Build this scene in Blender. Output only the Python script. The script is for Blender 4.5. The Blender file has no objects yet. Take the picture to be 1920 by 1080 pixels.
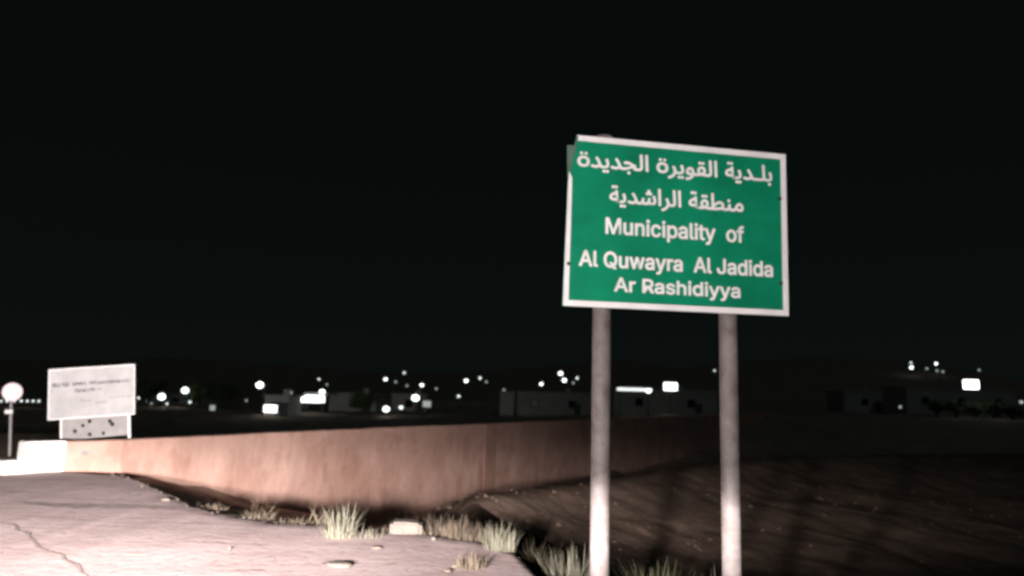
import bpy, bmesh, math, random
import numpy as np
from mathutils import Vector, Matrix, noise

rnd = random.Random(7)
S = bpy.context.scene
C = S.collection

# ------------------------------------------------------------------ camera
F = 1387.0                                   # focal length in pixels of a 1920 wide frame
PITCH, ROLL = math.atan(205 / F), math.radians(1.6)
CAM = Vector((0, 0, 1.6))
fw = Vector((0, math.cos(PITCH), math.sin(PITCH)))
up0 = Vector((0, -math.sin(PITCH), math.cos(PITCH)))
rt0 = Vector((1, 0, 0))
up = up0 * math.cos(ROLL) - rt0 * math.sin(ROLL)
rt = rt0 * math.cos(ROLL) + up0 * math.sin(ROLL)
cd = bpy.data.cameras.new('camera')
cd.sensor_width = 36
cd.lens = 36 * F / 1920
cd.clip_start, cd.clip_end = 0.05, 4000
cd.dof.use_dof = True
cd.dof.focus_distance = 6.9
cd.dof.aperture_fstop = 1.0
cam = bpy.data.objects.new('camera', cd)
cam.matrix_world = Matrix(((rt.x, up.x, -fw.x, CAM.x), (rt.y, up.y, -fw.y, CAM.y), (rt.z, up.z, -fw.z, CAM.z), (0, 0, 0, 1)))
C.objects.link(cam)
S.camera = cam

# ------------------------------------------------------------------ night sky
W = bpy.data.worlds.new('World')
S.world = W
W.use_nodes = True
bg = W.node_tree.nodes['Background']
bg.inputs[1].default_value = 0.0033
wn = W.node_tree
wt = wn.nodes.new('ShaderNodeTexCoord')
ws = wn.nodes.new('ShaderNodeSeparateXYZ')
wr = wn.nodes.new('ShaderNodeValToRGB')
wr.color_ramp.elements[0].position, wr.color_ramp.elements[1].position = 0.0, 0.34
wr.color_ramp.elements[0].color = (0.72, 1.0, 0.95, 1)      # the far town's faint glow near the horizon
wr.color_ramp.elements[1].color = (0.40, 0.70, 0.64, 1)
wm = wn.nodes.new('ShaderNodeVectorMath')
wm.operation = 'SCALE'
wm.inputs['Scale'].default_value = 1.45
wn.links.new(wt.outputs['Generated'], ws.inputs[0])
wn.links.new(ws.outputs['Z'], wr.inputs[0])
wn.links.new(wr.outputs[0], wm.inputs[0])
wn.links.new(wm.outputs[0], bg.inputs[0])

# ------------------------------------------------------------------ the head lamps of the vehicle the picture is taken from
def spot(name, loc, yaw, pitch, size, blend, watts, flat=1.0, col=(1, 0.915, 0.89)):
    l = bpy.data.lights.new(name, 'SPOT')
    l.energy, l.spot_size, l.spot_blend, l.color, l.shadow_soft_size = watts, math.radians(size), blend, col, 0.12
    o = bpy.data.objects.new(name, l)
    d = Vector((math.sin(math.radians(yaw)) * math.cos(math.radians(pitch)), math.cos(math.radians(yaw)) * math.cos(math.radians(pitch)), math.sin(math.radians(pitch))))
    o.location = loc
    o.rotation_euler = d.to_track_quat('-Z', 'Y').to_euler()
    o.scale = (1, flat, 1)
    C.objects.link(o)
for hx, hy in ((-0.95, 0.1), (-2.3, -0.35)):
    spot('headlight_main_beam', (hx, hy, 1.2), -23, -0.8, 67, 1.0, 11600)            # hot spot straight ahead of the vehicle
    spot('headlight_low_beam', (hx, hy, 1.2), -6, -7.0, 120, 0.85, 9000, 0.060)      # wide flat low beam with its cut-off below lamp height
    spot('sign_spill_spot', (hx, hy, 1.2), 17, 17, 62, 0.7, 1250)                     # added weak spot aimed at the sign, as stray light above the cut-off

ml = bpy.data.lights.new('night_fill_sun', 'SUN')  # added faint fill sun that lifts the dark hills and shadows
ml.energy, ml.angle, ml.color = 0.045, math.radians(0.5), (0.75, 0.95, 1.0)
mo = bpy.data.objects.new('night_fill_sun', ml)
mo.rotation_euler = (math.radians(35), math.radians(15), 0)
C.objects.link(mo)
S.view_settings.view_transform = 'Standard'
S.view_settings.look = 'None'
S.view_settings.exposure = 0
S.view_settings.gamma = 1
S.view_settings.use_curve_mapping = False
S.cycles.use_denoising = True
S.cycles.filter_width = 3.1
S.cycles.max_bounces = 5

# ------------------------------------------------------------------ helpers
def ray(px, py):
    return fw + rt * ((px - 960) / F) - up * ((py - 540) / F)
def at(px, py, Y):                            # the point of that sight line at distance Y
    d = ray(px, py)
    return CAM + d * (Y / d.y)
def atz(px, py, z):
    d = ray(px, py)
    return CAM + d * ((z - CAM.z) / d.z)

def mat(name, c1, c2=None, scale=4.0, rough=0.85, bump=0.0, bscale=None, spec=0.2, metal=0.0, contrast=(0.35, 0.65)):
    m = bpy.data.materials.new(name)
    m.use_nodes = True
    nt = m.node_tree
    b = nt.nodes['Principled BSDF']
    b.inputs['Roughness'].default_value = rough
    b.inputs['Specular IOR Level'].default_value = spec
    b.inputs['Metallic'].default_value = metal
    b.inputs['Base Color'].default_value = (*c1, 1)
    tc = nt.nodes.new('ShaderNodeTexCoord')
    if c2:
        n = nt.nodes.new('ShaderNodeTexNoise')
        n.inputs['Scale'].default_value = scale
        n.inputs['Detail'].default_value = 8
        n.inputs['Roughness'].default_value = 0.65
        r = nt.nodes.new('ShaderNodeValToRGB')
        r.color_ramp.elements[0].position, r.color_ramp.elements[1].position = contrast
        r.color_ramp.elements[0].color = (*c1, 1)
        r.color_ramp.elements[1].color = (*c2, 1)
        nt.links.new(tc.outputs['Object'], n.inputs['Vector'])
        nt.links.new(n.outputs['Fac'], r.inputs[0])
        nt.links.new(r.outputs[0], b.inputs['Base Color'])
    if bump:
        n2 = nt.nodes.new('ShaderNodeTexNoise')
        n2.inputs['Scale'].default_value = bscale or scale * 6
        n2.inputs['Detail'].default_value = 6
        bp = nt.nodes.new('ShaderNodeBump')
        bp.inputs['Strength'].default_value = bump
        bp.inputs['Distance'].default_value = 0.05
        nt.links.new(tc.outputs['Object'], n2.inputs['Vector'])
        nt.links.new(n2.outputs['Fac'], bp.inputs['Height'])
        nt.links.new(bp.outputs[0], b.inputs['Normal'])
    return m
def glow(name, col, strength):
    m = bpy.data.materials.new(name)
    m.use_nodes = True
    b = m.node_tree.nodes['Principled BSDF']
    b.inputs['Base Color'].default_value = (0.8, 0.8, 0.8, 1)
    b.inputs['Emission Color'].default_value = (*col, 1)
    b.inputs['Emission Strength'].default_value = strength
    return m

def link(name, me, m, parent=None, smooth=False):
    o = bpy.data.objects.new(name, me)
    if m and not me.materials:
        me.materials.append(m)
    if smooth:
        me.polygons.foreach_set('use_smooth', [True] * len(me.polygons))
    C.objects.link(o)
    if parent:
        o.parent = parent
    return o
def from_bm(name, bm, m, parent=None, smooth=False):
    bmesh.ops.recalc_face_normals(bm, faces=bm.faces)
    me = bpy.data.meshes.new(name)
    bm.to_mesh(me)
    bm.free()
    return link(name, me, m, parent, smooth)
def from_py(name, v, f, m, parent=None, smooth=False):
    me = bpy.data.meshes.new(name)
    me.from_pydata([tuple(p) for p in v], [], f)
    me.update()
    return link(name, me, m, parent, smooth)
def box(bm, x0, x1, y0, y1, z0, z1, mtx=None):
    vs = [bm.verts.new((x, y, z)) for z in (z0, z1) for y in (y0, y1) for x in (x0, x1)]
    if mtx:
        for v in vs:
            v.co = mtx @ v.co
    for q in ((0, 2, 3, 1), (4, 5, 7, 6), (0, 1, 5, 4), (2, 6, 7, 3), (0, 4, 6, 2), (1, 3, 7, 5)):
        bm.faces.new([vs[i] for i in q])
    return vs
def tube(bm, pts, radii, n=12, cap=True):
    rings = []
    for i, p in enumerate(pts):
        p = Vector(p)
        d = (Vector(pts[min(i + 1, len(pts) - 1)]) - Vector(pts[max(i - 1, 0)])).normalized()
        a = d.orthogonal().normalized() if abs(d.z) < 0.99 else Vector((1, 0, 0))
        b = d.cross(a)
        rings.append([bm.verts.new(p + (a * math.cos(t) + b * math.sin(t)) * radii[i]) for t in (2 * math.pi * k / n for k in range(n))])
    for r0, r1 in zip(rings, rings[1:]):
        for k in range(n):
            bm.faces.new((r0[k], r0[(k + 1) % n], r1[(k + 1) % n], r1[k]))
    if cap:
        bm.faces.new(rings[0][::-1])
        bm.faces.new(rings[-1])
def thing(name, label, cat, loc=(0, 0, 0), rz=0.0, group=None):
    o = bpy.data.objects.new(name, None)
    o.empty_display_size = 0.2
    o.location = loc
    o.rotation_euler = (0, 0, rz)
    C.objects.link(o)
    return tag(o, label, cat, group)
def tag(o, label=None, cat=None, group=None, kind=None):
    for k, v in (('label', label), ('category', cat), ('group', group), ('kind', kind)):
        if v:
            o[k] = v
    return o

# ------------------------------------------------------------------ materials
M = {
    'asphalt': mat('dusty_asphalt', (0.47, 0.365, 0.355), (0.56, 0.45, 0.44), 1.1, 0.95, 0.16, 9, 0.05),
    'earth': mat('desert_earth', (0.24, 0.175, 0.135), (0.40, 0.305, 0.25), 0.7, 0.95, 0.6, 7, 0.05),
    'concrete': mat('sandy_concrete', (0.47, 0.29, 0.235), (0.60, 0.385, 0.32), 0.6, 0.9, 0.2, 12, 0.1),
    'darker': mat('darker_concrete', (0.36, 0.215, 0.17), (0.45, 0.275, 0.22), 0.8, 0.9, 0.15, 12, 0.1),
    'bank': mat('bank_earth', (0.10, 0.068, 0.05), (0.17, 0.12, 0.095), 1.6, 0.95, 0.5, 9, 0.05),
    'old_concrete': mat('weathered_concrete', (0.16, 0.112, 0.085), (0.26, 0.19, 0.15), 0.9, 0.95, 0.4, 8, 0.05),
    'white_paint': mat('white_paint', (0.62, 0.60, 0.54), (0.86, 0.85, 0.82), 4, 0.6, contrast=(0.30, 0.48)),
    'green': mat('green_reflective_sheet', (0.003, 0.180, 0.092), (0.004, 0.265, 0.138), 1.1, 0.55, spec=0.15, contrast=(0.36, 0.64)),
    'white': mat('white_reflective_sheet', (0.78, 0.76, 0.765), (0.92, 0.90, 0.905), 3.5, 0.55, spec=0.15),
    'steel': mat('galvanised_steel', (0.12, 0.098, 0.09), (0.24, 0.215, 0.21), 3.5, 0.6, spec=0.3),
    'dark': mat('dark_bolt', (0.02, 0.02, 0.02)),
    'backing': mat('faded_backing_sheet', (0.07, 0.13, 0.10), (0.13, 0.18, 0.15), 7, 0.7),
    'board': mat('white_board', (0.37, 0.36, 0.36), (0.49, 0.475, 0.48), 2.0, 0.6),
    'grey_board': mat('grey_board', (0.29, 0.27, 0.265), (0.37, 0.345, 0.34), 4, 0.7),
    'ink': mat('faded_ink', (0.05, 0.045, 0.05), (0.16, 0.145, 0.15), 9, 0.8),
    'pale_ink': mat('pale_ink', (0.25, 0.23, 0.235), (0.34, 0.31, 0.31), 9, 0.8),
    'red': mat('red_rim', (0.80, 0.58, 0.61)),
    'dry_grass': mat('dry_grass', (0.12, 0.115, 0.085), (0.18, 0.17, 0.13), 8, 0.9),
    'straw': mat('straw_grass', (0.10, 0.08, 0.058), (0.17, 0.135, 0.10), 8, 0.9),
    'green_grass': mat('green_grass', (0.09, 0.09, 0.05), (0.13, 0.125, 0.075), 8, 0.9),
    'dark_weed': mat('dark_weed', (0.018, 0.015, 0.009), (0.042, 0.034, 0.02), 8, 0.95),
    'stone': mat('pale_stone', (0.115, 0.098, 0.085), (0.175, 0.15, 0.13), 5, 0.9, 0.4, 12),
    'tar': mat('tar_seam', (0.24, 0.19, 0.18), (0.36, 0.29, 0.275), 6, 0.9),
    'rubble': mat('asphalt_rubble', (0.09, 0.07, 0.058), (0.19, 0.15, 0.125), 5, 0.95),
    'pole': mat('lamp_pole', (0.09, 0.095, 0.09)),
    'plaster': mat('pale_plaster', (0.42, 0.45, 0.42), (0.52, 0.55, 0.52), 0.6, 0.9),
    'plaster2': mat('grey_plaster', (0.38, 0.38, 0.34), (0.50, 0.49, 0.45), 0.6, 0.9),
    'pane': mat('dark_glass', (0.01, 0.012, 0.012), rough=0.15, spec=0.5),
    'metal_door': mat('metal_door', (0.10, 0.11, 0.11)),
    'leaf': mat('leaf', (0.045, 0.075, 0.03), (0.085, 0.12, 0.05), 1.0, 0.8),
    'bark': mat('bark', (0.10, 0.075, 0.05)),
    'lamp': glow('lamp_light', (0.90, 1.0, 0.96), 4.5),
    'lamp_mid': glow('lamp_light_mid', (0.90, 1.0, 0.97), 1.8),
    'lamp_dim': glow('lamp_light_dim', (0.85, 1.0, 0.93), 0.6),
    'flood': glow('flood_light', (0.95, 1.0, 0.97), 9),
    'panel': glow('backlit_panel', (0.88, 1.0, 0.88), 0.35),
    'panel_soft': glow('soft_strip', (0.95, 1.0, 0.98), 1.3),
    'panel_hot': glow('backlit_fascia', (0.97, 1.0, 0.98), 3),
}

# dust drifted in long streaks over the paving
def streaks(m, lo, hi, sc=(0.55, 3.2, 1)):
    nt = m.node_tree
    b = nt.nodes['Principled BSDF']
    src = b.inputs['Base Color'].links[0].from_socket
    tc = nt.nodes.new('ShaderNodeTexCoord')
    mp = nt.nodes.new('ShaderNodeMapping')
    mp.inputs['Scale'].default_value = sc
    mp.inputs['Rotation'].default_value = (0, 0, 0.12)
    n = nt.nodes.new('ShaderNodeTexNoise')
    n.inputs['Scale'].default_value = 1.6
    n.inputs['Detail'].default_value = 7
    r = nt.nodes.new('ShaderNodeValToRGB')
    r.color_ramp.elements[0].position, r.color_ramp.elements[1].position = 0.36, 0.56
    r.color_ramp.elements[0].color, r.color_ramp.elements[1].color = (*lo, 1), (*hi, 1)
    mx = nt.nodes.new('ShaderNodeMix')
    mx.data_type, mx.blend_type = 'RGBA', 'MULTIPLY'
    mx.inputs[0].default_value = 1.0
    nt.links.new(tc.outputs['Object'], mp.inputs[0])
    nt.links.new(mp.outputs[0], n.inputs['Vector'])
    nt.links.new(n.outputs['Fac'], r.inputs[0])
    nt.links.new(src, mx.inputs[6])
    nt.links.new(r.outputs[0], mx.inputs[7])
    nt.links.new(mx.outputs[2], b.inputs['Base Color'])
streaks(M['green'], (0.86, 0.92, 0.90), (1, 1, 1), (1.2, 1.2, 4.5))
streaks(M['asphalt'], (0.88, 0.845, 0.84), (1, 1, 1))
streaks(M['concrete'], (0.87, 0.84, 0.82), (1, 1, 1), (0.5, 0.5, 0.35))

def specks(m, lo, scale, cut):
    # grit and small dark chips in the surface
    nt = m.node_tree
    b = nt.nodes['Principled BSDF']
    src = b.inputs['Base Color'].links[0].from_socket
    tc = nt.nodes.new('ShaderNodeTexCoord')
    vo = nt.nodes.new('ShaderNodeTexNoise')
    vo.inputs['Scale'].default_value = scale
    vo.inputs['Detail'].default_value = 2
    r = nt.nodes.new('ShaderNodeValToRGB')
    r.color_ramp.elements[0].position, r.color_ramp.elements[1].position = cut, cut + 0.05
    r.color_ramp.elements[0].color, r.color_ramp.elements[1].color = (*lo, 1), (1, 1, 1, 1)
    mx = nt.nodes.new('ShaderNodeMix')
    mx.data_type, mx.blend_type = 'RGBA', 'MULTIPLY'
    mx.inputs[0].default_value = 1.0
    nt.links.new(tc.outputs['Object'], vo.inputs['Vector'])
    nt.links.new(vo.outputs['Fac'], r.inputs[0])
    nt.links.new(src, mx.inputs[6])
    nt.links.new(r.outputs[0], mx.inputs[7])
    nt.links.new(mx.outputs[2], b.inputs['Base Color'])
specks(M['asphalt'], (0.84, 0.80, 0.79), 9, 0.34)
specks(M['concrete'], (0.90, 0.87, 0.86), 1.7, 0.40)
specks(M['steel'], (0.86, 0.80, 0.76), 11, 0.33)

# ------------------------------------------------------------------ ground
EDGE = [(-60, 22), (-25, 17), (-12, 14.6), (-8.6, 13.55), (-7.6, 13.55), (-6.7, 13.35), (-5.3, 11.9), (-4.4, 10.75), (-3.5, 10.05), (-2.6, 9.65), (-0.75, 9.15), (-0.2, 8.75), (0.08, 8.3), (0.22, 7.7), (0.34, 7.0), (0.75, 5.2), (2.0, 1.5), (4.0, -2.0), (9, -9)]
EX = np.array([e[0] for e in EDGE], float)
EY = np.array([e[1] for e in EDGE], float)
WALL_Y = [13.2, 14.57, 16.1, 18.28, 22.34, 30.16, 38.5, 54]
WALL_X = [-8.55, -7.42, -6.75, -5.85, -4.0, -0.06, 4.2, 12]
SS = [-400, -3, 0.3, 2.3, 3.1, 4.8, 8, 12, 30, 400]
SZ = [-0.035, -0.035, -0.04, -0.20, -0.5, -1.2, -1.85, -2.25, -2.6, -2.8]
def fbm(x, y, s, o=4):
    return noise.fractal(Vector((x * s, y * s, 3.7)), 1.0, 2.0, o)
def smooth(t):
    t = min(1, max(0, t))
    return t * t * (3 - 2 * t)
def ground_z(x, y):
    s = 0.82 * x + 0.575 * y
    z = float(np.interp(s, SS, SZ))
    ye = float(np.interp(x, EX, EY))
    # the shallow hollow between the paving and the far wall falls less steeply than the bed beyond
    fall = float(np.interp(x, [-8, -7, -6, -3, 0], [0.01, 0.10, 0.18, 0.19, 0.20]))
    hollow = max(-2.3, -0.05 - 0.07 * smooth((x + 7) / 3) - fall * max(0.0, y - ye)) 
    t_ = smooth((y - 26) / 24)
    hollow = hollow * (1 - t_) - 2.75 * t_
    k = smooth((x - 0.3 - 0.03 * y) / 2.5)
    z = hollow * (1 - k) + z * k
    w = math.exp(-(((x - 2.6) / 3.0) ** 2) ** 2 - (((y - 5.6) / 3.0) ** 2) ** 2)
    z = z * (1 - w) + (-0.38) * w
    near = smooth((y - ye + 0.2) / 1.2)
    r = math.hypot(x, y - 6)
    z += near * (0.2 + 0.8 * smooth((s - 1.5) / 3)) * (0.10 * fbm(x, y, 0.35) + 0.05 * fbm(x + 9, y, 1.3)) * (1 + min(3, r / 40))
    if near > 0 and r < 60 and x > -3:
        z += near * 0.10 * math.sin(1.1 * (0.82 * x - 0.575 * y) + 0.7 * fbm(x, y, 0.2)) * smooth((s - 6) / 4)
    if near <= 0:
        z = min(z, -0.035)
    # earth heaped against the foot of the far wall
    if -9 < x < 6 and 11 < y < 42:
        wx = float(np.interp(y, WALL_Y, WALL_X))
        dist = (x - wx) * 0.88
        foot = max(-2.2, -0.05 - 0.42 * max(0, y - 13.6)) + 0.04 * fbm(x, y, 0.8)
        k = smooth(1 - dist / 2.4) if dist > 0 else 1.0
        z = max(z, z + (foot - z) * k)
    # the plain rises gently towards the town
    z += smooth((y - 45) / 55) * (1.7 + 1.5 * smooth((x - 5) / 35))
    # low hills behind the town
    h = 13 * smooth((y - 170) / 260) * (0.55 + 0.45 * math.sin(x * 0.011 + 0.4))
    h += 15 * smooth((y - 210) / 160) * math.exp(-((x - 175) / 90) ** 2)
    h += 60 * smooth((y - 600) / 900)
    return z + h
n = 250
us = np.linspace(-1, 1, n)
gx = 1.3 * np.sinh(us * 7.2)
gy = 8 + 1.3 * np.sinh(us * 7.4)
gy = gy[gy > -260]
gx = gx[np.abs(gx) < 1800]
V = [(x, y, ground_z(x, y)) for y in gy for x in gx]
nx = len(gx)
Fq = [(j * nx + i, j * nx + i + 1, (j + 1) * nx + i + 1, (j + 1) * nx + i) for j in range(len(gy) - 1) for i in range(nx - 1)]
tag(from_py('ground', V, Fq, M['earth'], smooth=True), kind='structure')

# the dusty paved lay-by with its broken edge
def edge_y(x):
    y = float(np.interp(x, EX, EY))
    if x > -9:
        k = smooth((x + 6.5) / 2)
        y += k * (0.10 * fbm(x, 0.0, 1.2) + 0.07 * fbm(x, 5.0, 4.5))
    return y
def road_z(x, y):
    e = edge_y(x) - y
    return 0.022 * max(0.0, y - 10.6) * smooth((-4.5 - x) / 1.5) * (1 if y < 16 else 0) + 0.012 * fbm(x, y, 0.6) + 0.006 * fbm(x, y, 2.5) - 0.05 * smooth((x + 6.5) / 3) * (1 - smooth(e / 0.35))
xs = np.concatenate([np.linspace(-60, -10, 60, endpoint=False), np.linspace(-10, 1.0, 300, endpoint=False), np.linspace(1.0, 9, 60)])
ts = [0, 0.003, 0.008, 0.015, 0.025, 0.04, 0.06, 0.085, 0.11, 0.14, 0.17, 0.2, 0.24, 0.28, 0.33, 0.4, 0.5, 0.6, 0.7, 0.85, 1]
V, Fq = [], []
for x in xs:
    ye = edge_y(x)
    V.append((x, ye + 0.05, -0.5))
    for t in ts:
        y = ye + (-30 - ye) * t
        V.append((x, y, road_z(x, y)))
k = len(ts) + 1
for i in range(len(xs) - 1):
    for j in range(k - 1):
        Fq.append((i * k + j, i * k + j + 1, (i + 1) * k + j + 1, (i + 1) * k + j))
road = tag(from_py('road', V, Fq, M['asphalt'], smooth=True), kind='structure')

# tar seams and cracks, thin strips lying on the paving
def seam(pts, w):
    v, f = [], []
    P = []
    for a, b in zip(pts, pts[1:]):
        for t in range(10):
            P.append(Vector(a).lerp(Vector(b), t / 10))
    for i, p in enumerate(P):
        d = (P[min(i + 1, len(P) - 1)] - P[max(0, i - 1)]).normalized()
        nrm = Vector((-d.y, d.x))
        ww = w * (0.35 + 0.9 * abs(fbm(p.x * 3, p.y * 3, 1.0)) + 0.3) * min(1, 6 * min(i, len(P) - 1 - i) / len(P) + 0.1)
        q = p + nrm * 0.05 * fbm(p.x, p.y, 3)
        for s in (-1, 1):
            c = q + nrm * s * ww
            v.append((c.x, c.y, road_z(c.x, c.y) + 0.006))
        if i:
            f.append((2 * i - 2, 2 * i - 1, 2 * i + 1, 2 * i))
    from_py('crack', v, f, M['tar'], road)
def px_line(*q):
    return [atz(x, y, 0).xy for x, y in q]
seam(px_line((-10, 978), (30, 986), (78, 1028), (112, 1040), (135, 1062), (190, 1090)), 0.02)
seam(px_line((20, 941), (100, 947), (200, 951), (290, 953), (380, 957), (450, 961)), 0.15)
seam(px_line((380, 1020), (440, 1021), (520, 1023)), 0.02)
seam(px_line((425, 1073), (470, 1072), (500, 1074)), 0.018)
seam(px_line((350, 982), (375, 983), (400, 982)), 0.025)
seam(px_line((700, 1029), (712, 1030), (724, 1029)), 0.03)
seam(px_line((715, 1062), (735, 1059), (742, 1059)), 0.03)
seam(px_line((600, 1060), (612, 1054), (640, 1050)), 0.03)
seam(px_line((828, 1074), (838, 1075), (846, 1074)), 0.02)
seam(px_line((60, 970), (180, 975), (300, 972)), 0.015)

# ------------------------------------------------------------------ far parapet wall along the dry river bed
WP = [(-8.55, 13.2), (-7.42, 14.57), (-6.75, 16.1), (-5.85, 18.28), (-4.0, 22.34), (-0.06, 30.16), (4.2, 38.5), (12, 54), (34, 96)]
def wall_mesh(pts, ztop, zbot, thick, steps=14, wob=0.012):
    P = []
    for a, b in zip(pts, pts[1:]):
        for t in range(steps):
            P.append(Vector(a).lerp(Vector(b), t / steps))
    P.append(Vector(pts[-1]))
    zt = ztop if isinstance(ztop, list) else [ztop] * len(pts)
    tops = np.interp(np.arange(len(P)) / steps, range(len(pts)), zt)
    ztop = 5.0
    v, f = [], []
    prof = [(0, zbot), (0, -1.4), (0, -0.6), (0, -0.1), (0, ztop - 0.02), (0.02, ztop), (thick - 0.02, ztop), (thick, ztop - 0.02), (thick, zbot)]
    for i, p in enumerate(P):
        d = (P[min(i + 1, len(P) - 1)] - P[max(0, i - 1)]).normalized()
        nrm = Vector((-d.y, d.x))
        for o, z in prof:
            z = tops[i] + z - ztop if z > 3 else min(z, tops[i] - 0.03)
            ww = wob * fbm(p.x, p.y + z * 2, 1.0)
            v.append((p.x + nrm.x * (o + ww), p.y + nrm.y * (o + ww), z + ww * 0.6))
    k = len(prof)
    for i in range(len(P) - 1):
        for j in range(k - 1):
            f.append((i * k + j, (i + 1) * k + j, (i + 1) * k + j + 1, i * k + j + 1))
    f.append(tuple(range(k)))
    f.append(tuple(range((len(P) - 1) * k, len(P) * k))[::-1])
    return v, f
wall = thing('parapet_wall', 'long sandy concrete parapet wall with a white painted end', 'wall', (0, 0, 0))
from_py('wall_body', *wall_mesh([(-8.06, 13.79)] + WP[1:], 0.58, -3.2, 0.32, 46, 0.022), M['concrete'], wall)
# white painted end, higher block and low step
d = (Vector(WP[1]) - Vector(WP[0])).normalized()
A = math.atan2(d.y, d.x)
bm = bmesh.new()
mt = Matrix.Translation((WP[0][0], WP[0][1], 0)) @ Matrix.Rotation(A, 4, 'Z')
box(bm, 0.12, 0.80, -0.012, 0.335, -0.3, 0.59, mt)
bmesh.ops.bevel(bm, geom=list(bm.edges), offset=0.02, segments=2, affect='EDGES')
from_bm('painted_end', bm, M['white_paint'], wall)
bm = bmesh.new()
box(bm, -0.20, 0.117, -0.03, 0.36, -0.3, 0.27, mt)
bmesh.ops.bevel(bm, geom=list(bm.edges), offset=0.03, segments=2, affect='EDGES')
from_bm('end_step', bm, M['white_paint'], wall)
# dark smudges on the wall face
def smudge(name, px, py, w, h, m, parent, pts=WP):
    a, b = Vector(pts[0]), Vector(pts[1])
    for a, b in zip([Vector(p) for p in pts], [Vector(p) for p in pts[1:]]):
        r = ray(px, py)
        dd = b - a
        # CAM + t r on the line a + u dd
        det = r.x * (-dd.y) + dd.x * r.y
        t = (a.x * (-dd.y) + dd.x * a.y) / det
        u = (r.x * a.y - r.y * a.x) / det
        if 0 <= u <= 1:
            break
    p = CAM + r * t
    dd.normalize()
    nrm = Vector((dd.y, -dd.x, 0))
    dd = Vector((dd.x, dd.y, 0))
    v, N = [], 18
    for i in range(N):
        g = 2 * math.pi * i / N
        q = 1 + 0.35 * fbm(px + math.cos(g), py + math.sin(g), 1.1)
        v.append(p + nrm * 0.022 + dd * math.cos(g) * w * q + Vector((0, 0, 1)) * math.sin(g) * h * q)
    from_py(name, v, [tuple(range(N))], m, parent)
smudge('stain', 158, 849, 0.09, 0.045, M['pale_ink'], wall)
smudge('stain', 48, 853, 0.05, 0.03, M['pale_ink'], wall)
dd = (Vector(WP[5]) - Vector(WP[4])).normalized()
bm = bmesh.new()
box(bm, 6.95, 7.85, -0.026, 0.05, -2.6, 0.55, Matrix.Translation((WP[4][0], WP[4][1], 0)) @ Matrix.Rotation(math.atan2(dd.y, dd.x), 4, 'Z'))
from_bm('wall_strip', bm, M['darker'], wall)  # upright strip in a darker concrete tone, slightly proud of the wall face

# low earth bank of the channel
q = [atz(880, 938, -0.2), atz(960, 926, -0.2), atz(1110, 905, -0.2), atz(1350, 868, -0.2), atz(1500, 858, -0.25), atz(1700, 852, -0.3), atz(2000, 850, -0.35), atz(2350, 856, -0.4)]
v, f, P = [], [], []
for p0_, p1_ in zip(q, q[1:]):
    for t in range(40):
        P.append(p0_.lerp(p1_, t / 40))
prof = [(-10.5, -2.2), (-9.0, -1.6), (-6.5, -1.2), (-4.0, -0.95), (-2.4, -0.72), (-1.4, -0.45), (-0.7, -0.2), (-0.2, -0.03), (0.15, 0.0), (0.6, -0.12), (1.6, -0.7), (3.0, -2.4)]
offs = np.concatenate([np.linspace(-10.5, -3, 40, endpoint=False), np.linspace(-3, 3, 44)])
prof = [(o, float(np.interp(o, [a_[0] for a_ in prof], [a_[1] for a_ in prof]))) for o in offs]
for i, p in enumerate(P):
    d = (P[min(i + 6, len(P) - 1)] - P[max(0, i - 6)]).normalized()
    nrm = Vector((-d.y, d.x, 0)).normalized()
    for o, dz in prof:
        c = p + nrm * o
        r_ = 0.09 * fbm(c.x, c.y, 0.4, 3) + 0.035 * fbm(c.x, c.y, 1.7) + 0.02 * math.sin(2.2 * o + 1.5 * fbm(c.x, c.y, 0.3))
        v.append((c.x, c.y, p.z + dz + r_ * min(1.0, 0.35 + abs(o))))
k = len(prof)
for i in range(len(P) - 1):
    for j in range(k - 1):
        f.append((i * k + j, (i + 1) * k + j, (i + 1) * k + j + 1, i * k + j + 1))
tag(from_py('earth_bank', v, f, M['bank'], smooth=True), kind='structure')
BANK = v

# ------------------------------------------------------------------ the green municipality sign
YAW = math.radians(9.5)
BW, BH = 2.13, 1.56
sign = thing('road_sign', 'big green bilingual municipality sign with white border on two steel posts', 'road sign', (0.446, 6.4, -0.4), YAW)
Z0 = 2.403 + 0.4                             # lower edge of the board above the sign's base
def poly_plate(name, pts, y0, y1, m, parent, bev=0.0):
    bm = bmesh.new()
    a = [bm.verts.new((x, y0, z)) for x, z in pts]
    b = [bm.verts.new((x, y1, z)) for x, z in pts]
    bm.faces.new(a)
    bm.faces.new(b[::-1])
    for i in range(len(pts)):
        j = (i + 1) % len(pts)
        bm.faces.new((a[i], b[i], b[j], a[j]))
    return from_bm(name, bm, m, parent)
outer = [(0, 0), (BW, 0.006), (BW + 0.012, BH - 0.01), (0.105, BH), (0.036, 1.215)]
poly_plate('sign_panel', [(x, z + Z0) for x, z in outer], 0, 0.025, M['green'], sign)
t = 0.052
inner = [(t, t), (BW - t, t + 0.006), (BW + 0.012 - t, BH - t - 0.012), (0.115, BH - t), (0.048, 1.21)]
# white border as three bars and the left bar that stops at the damaged corner
def bar(pts, parent=sign, m=M['white'], nm='border_bar', y=-0.004):
    return poly_plate(nm, [(x, z + Z0) for x, z in pts], y, 0.0005 if y > -0.006 else y + 0.003, m, parent)
bar([(0, 0), (BW, 0.006), (BW - t, t + 0.006), (t, t)])
bar([(BW + 0.001, 0.006), (BW + 0.013, BH - 0.01), (BW + 0.011 - t, BH - t - 0.012), (BW - t + 0.001, t + 0.006)])
bar([(BW + 0.011, BH - 0.01), (0.105, BH), (0.108, BH - t), (BW + 0.009 - t, BH - t - 0.012)])
bar([(0, 0.001), (t - 0.001, t), (t + 0.014, 1.16), (0.036, 1.215), (0.03, 1.1)])
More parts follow.
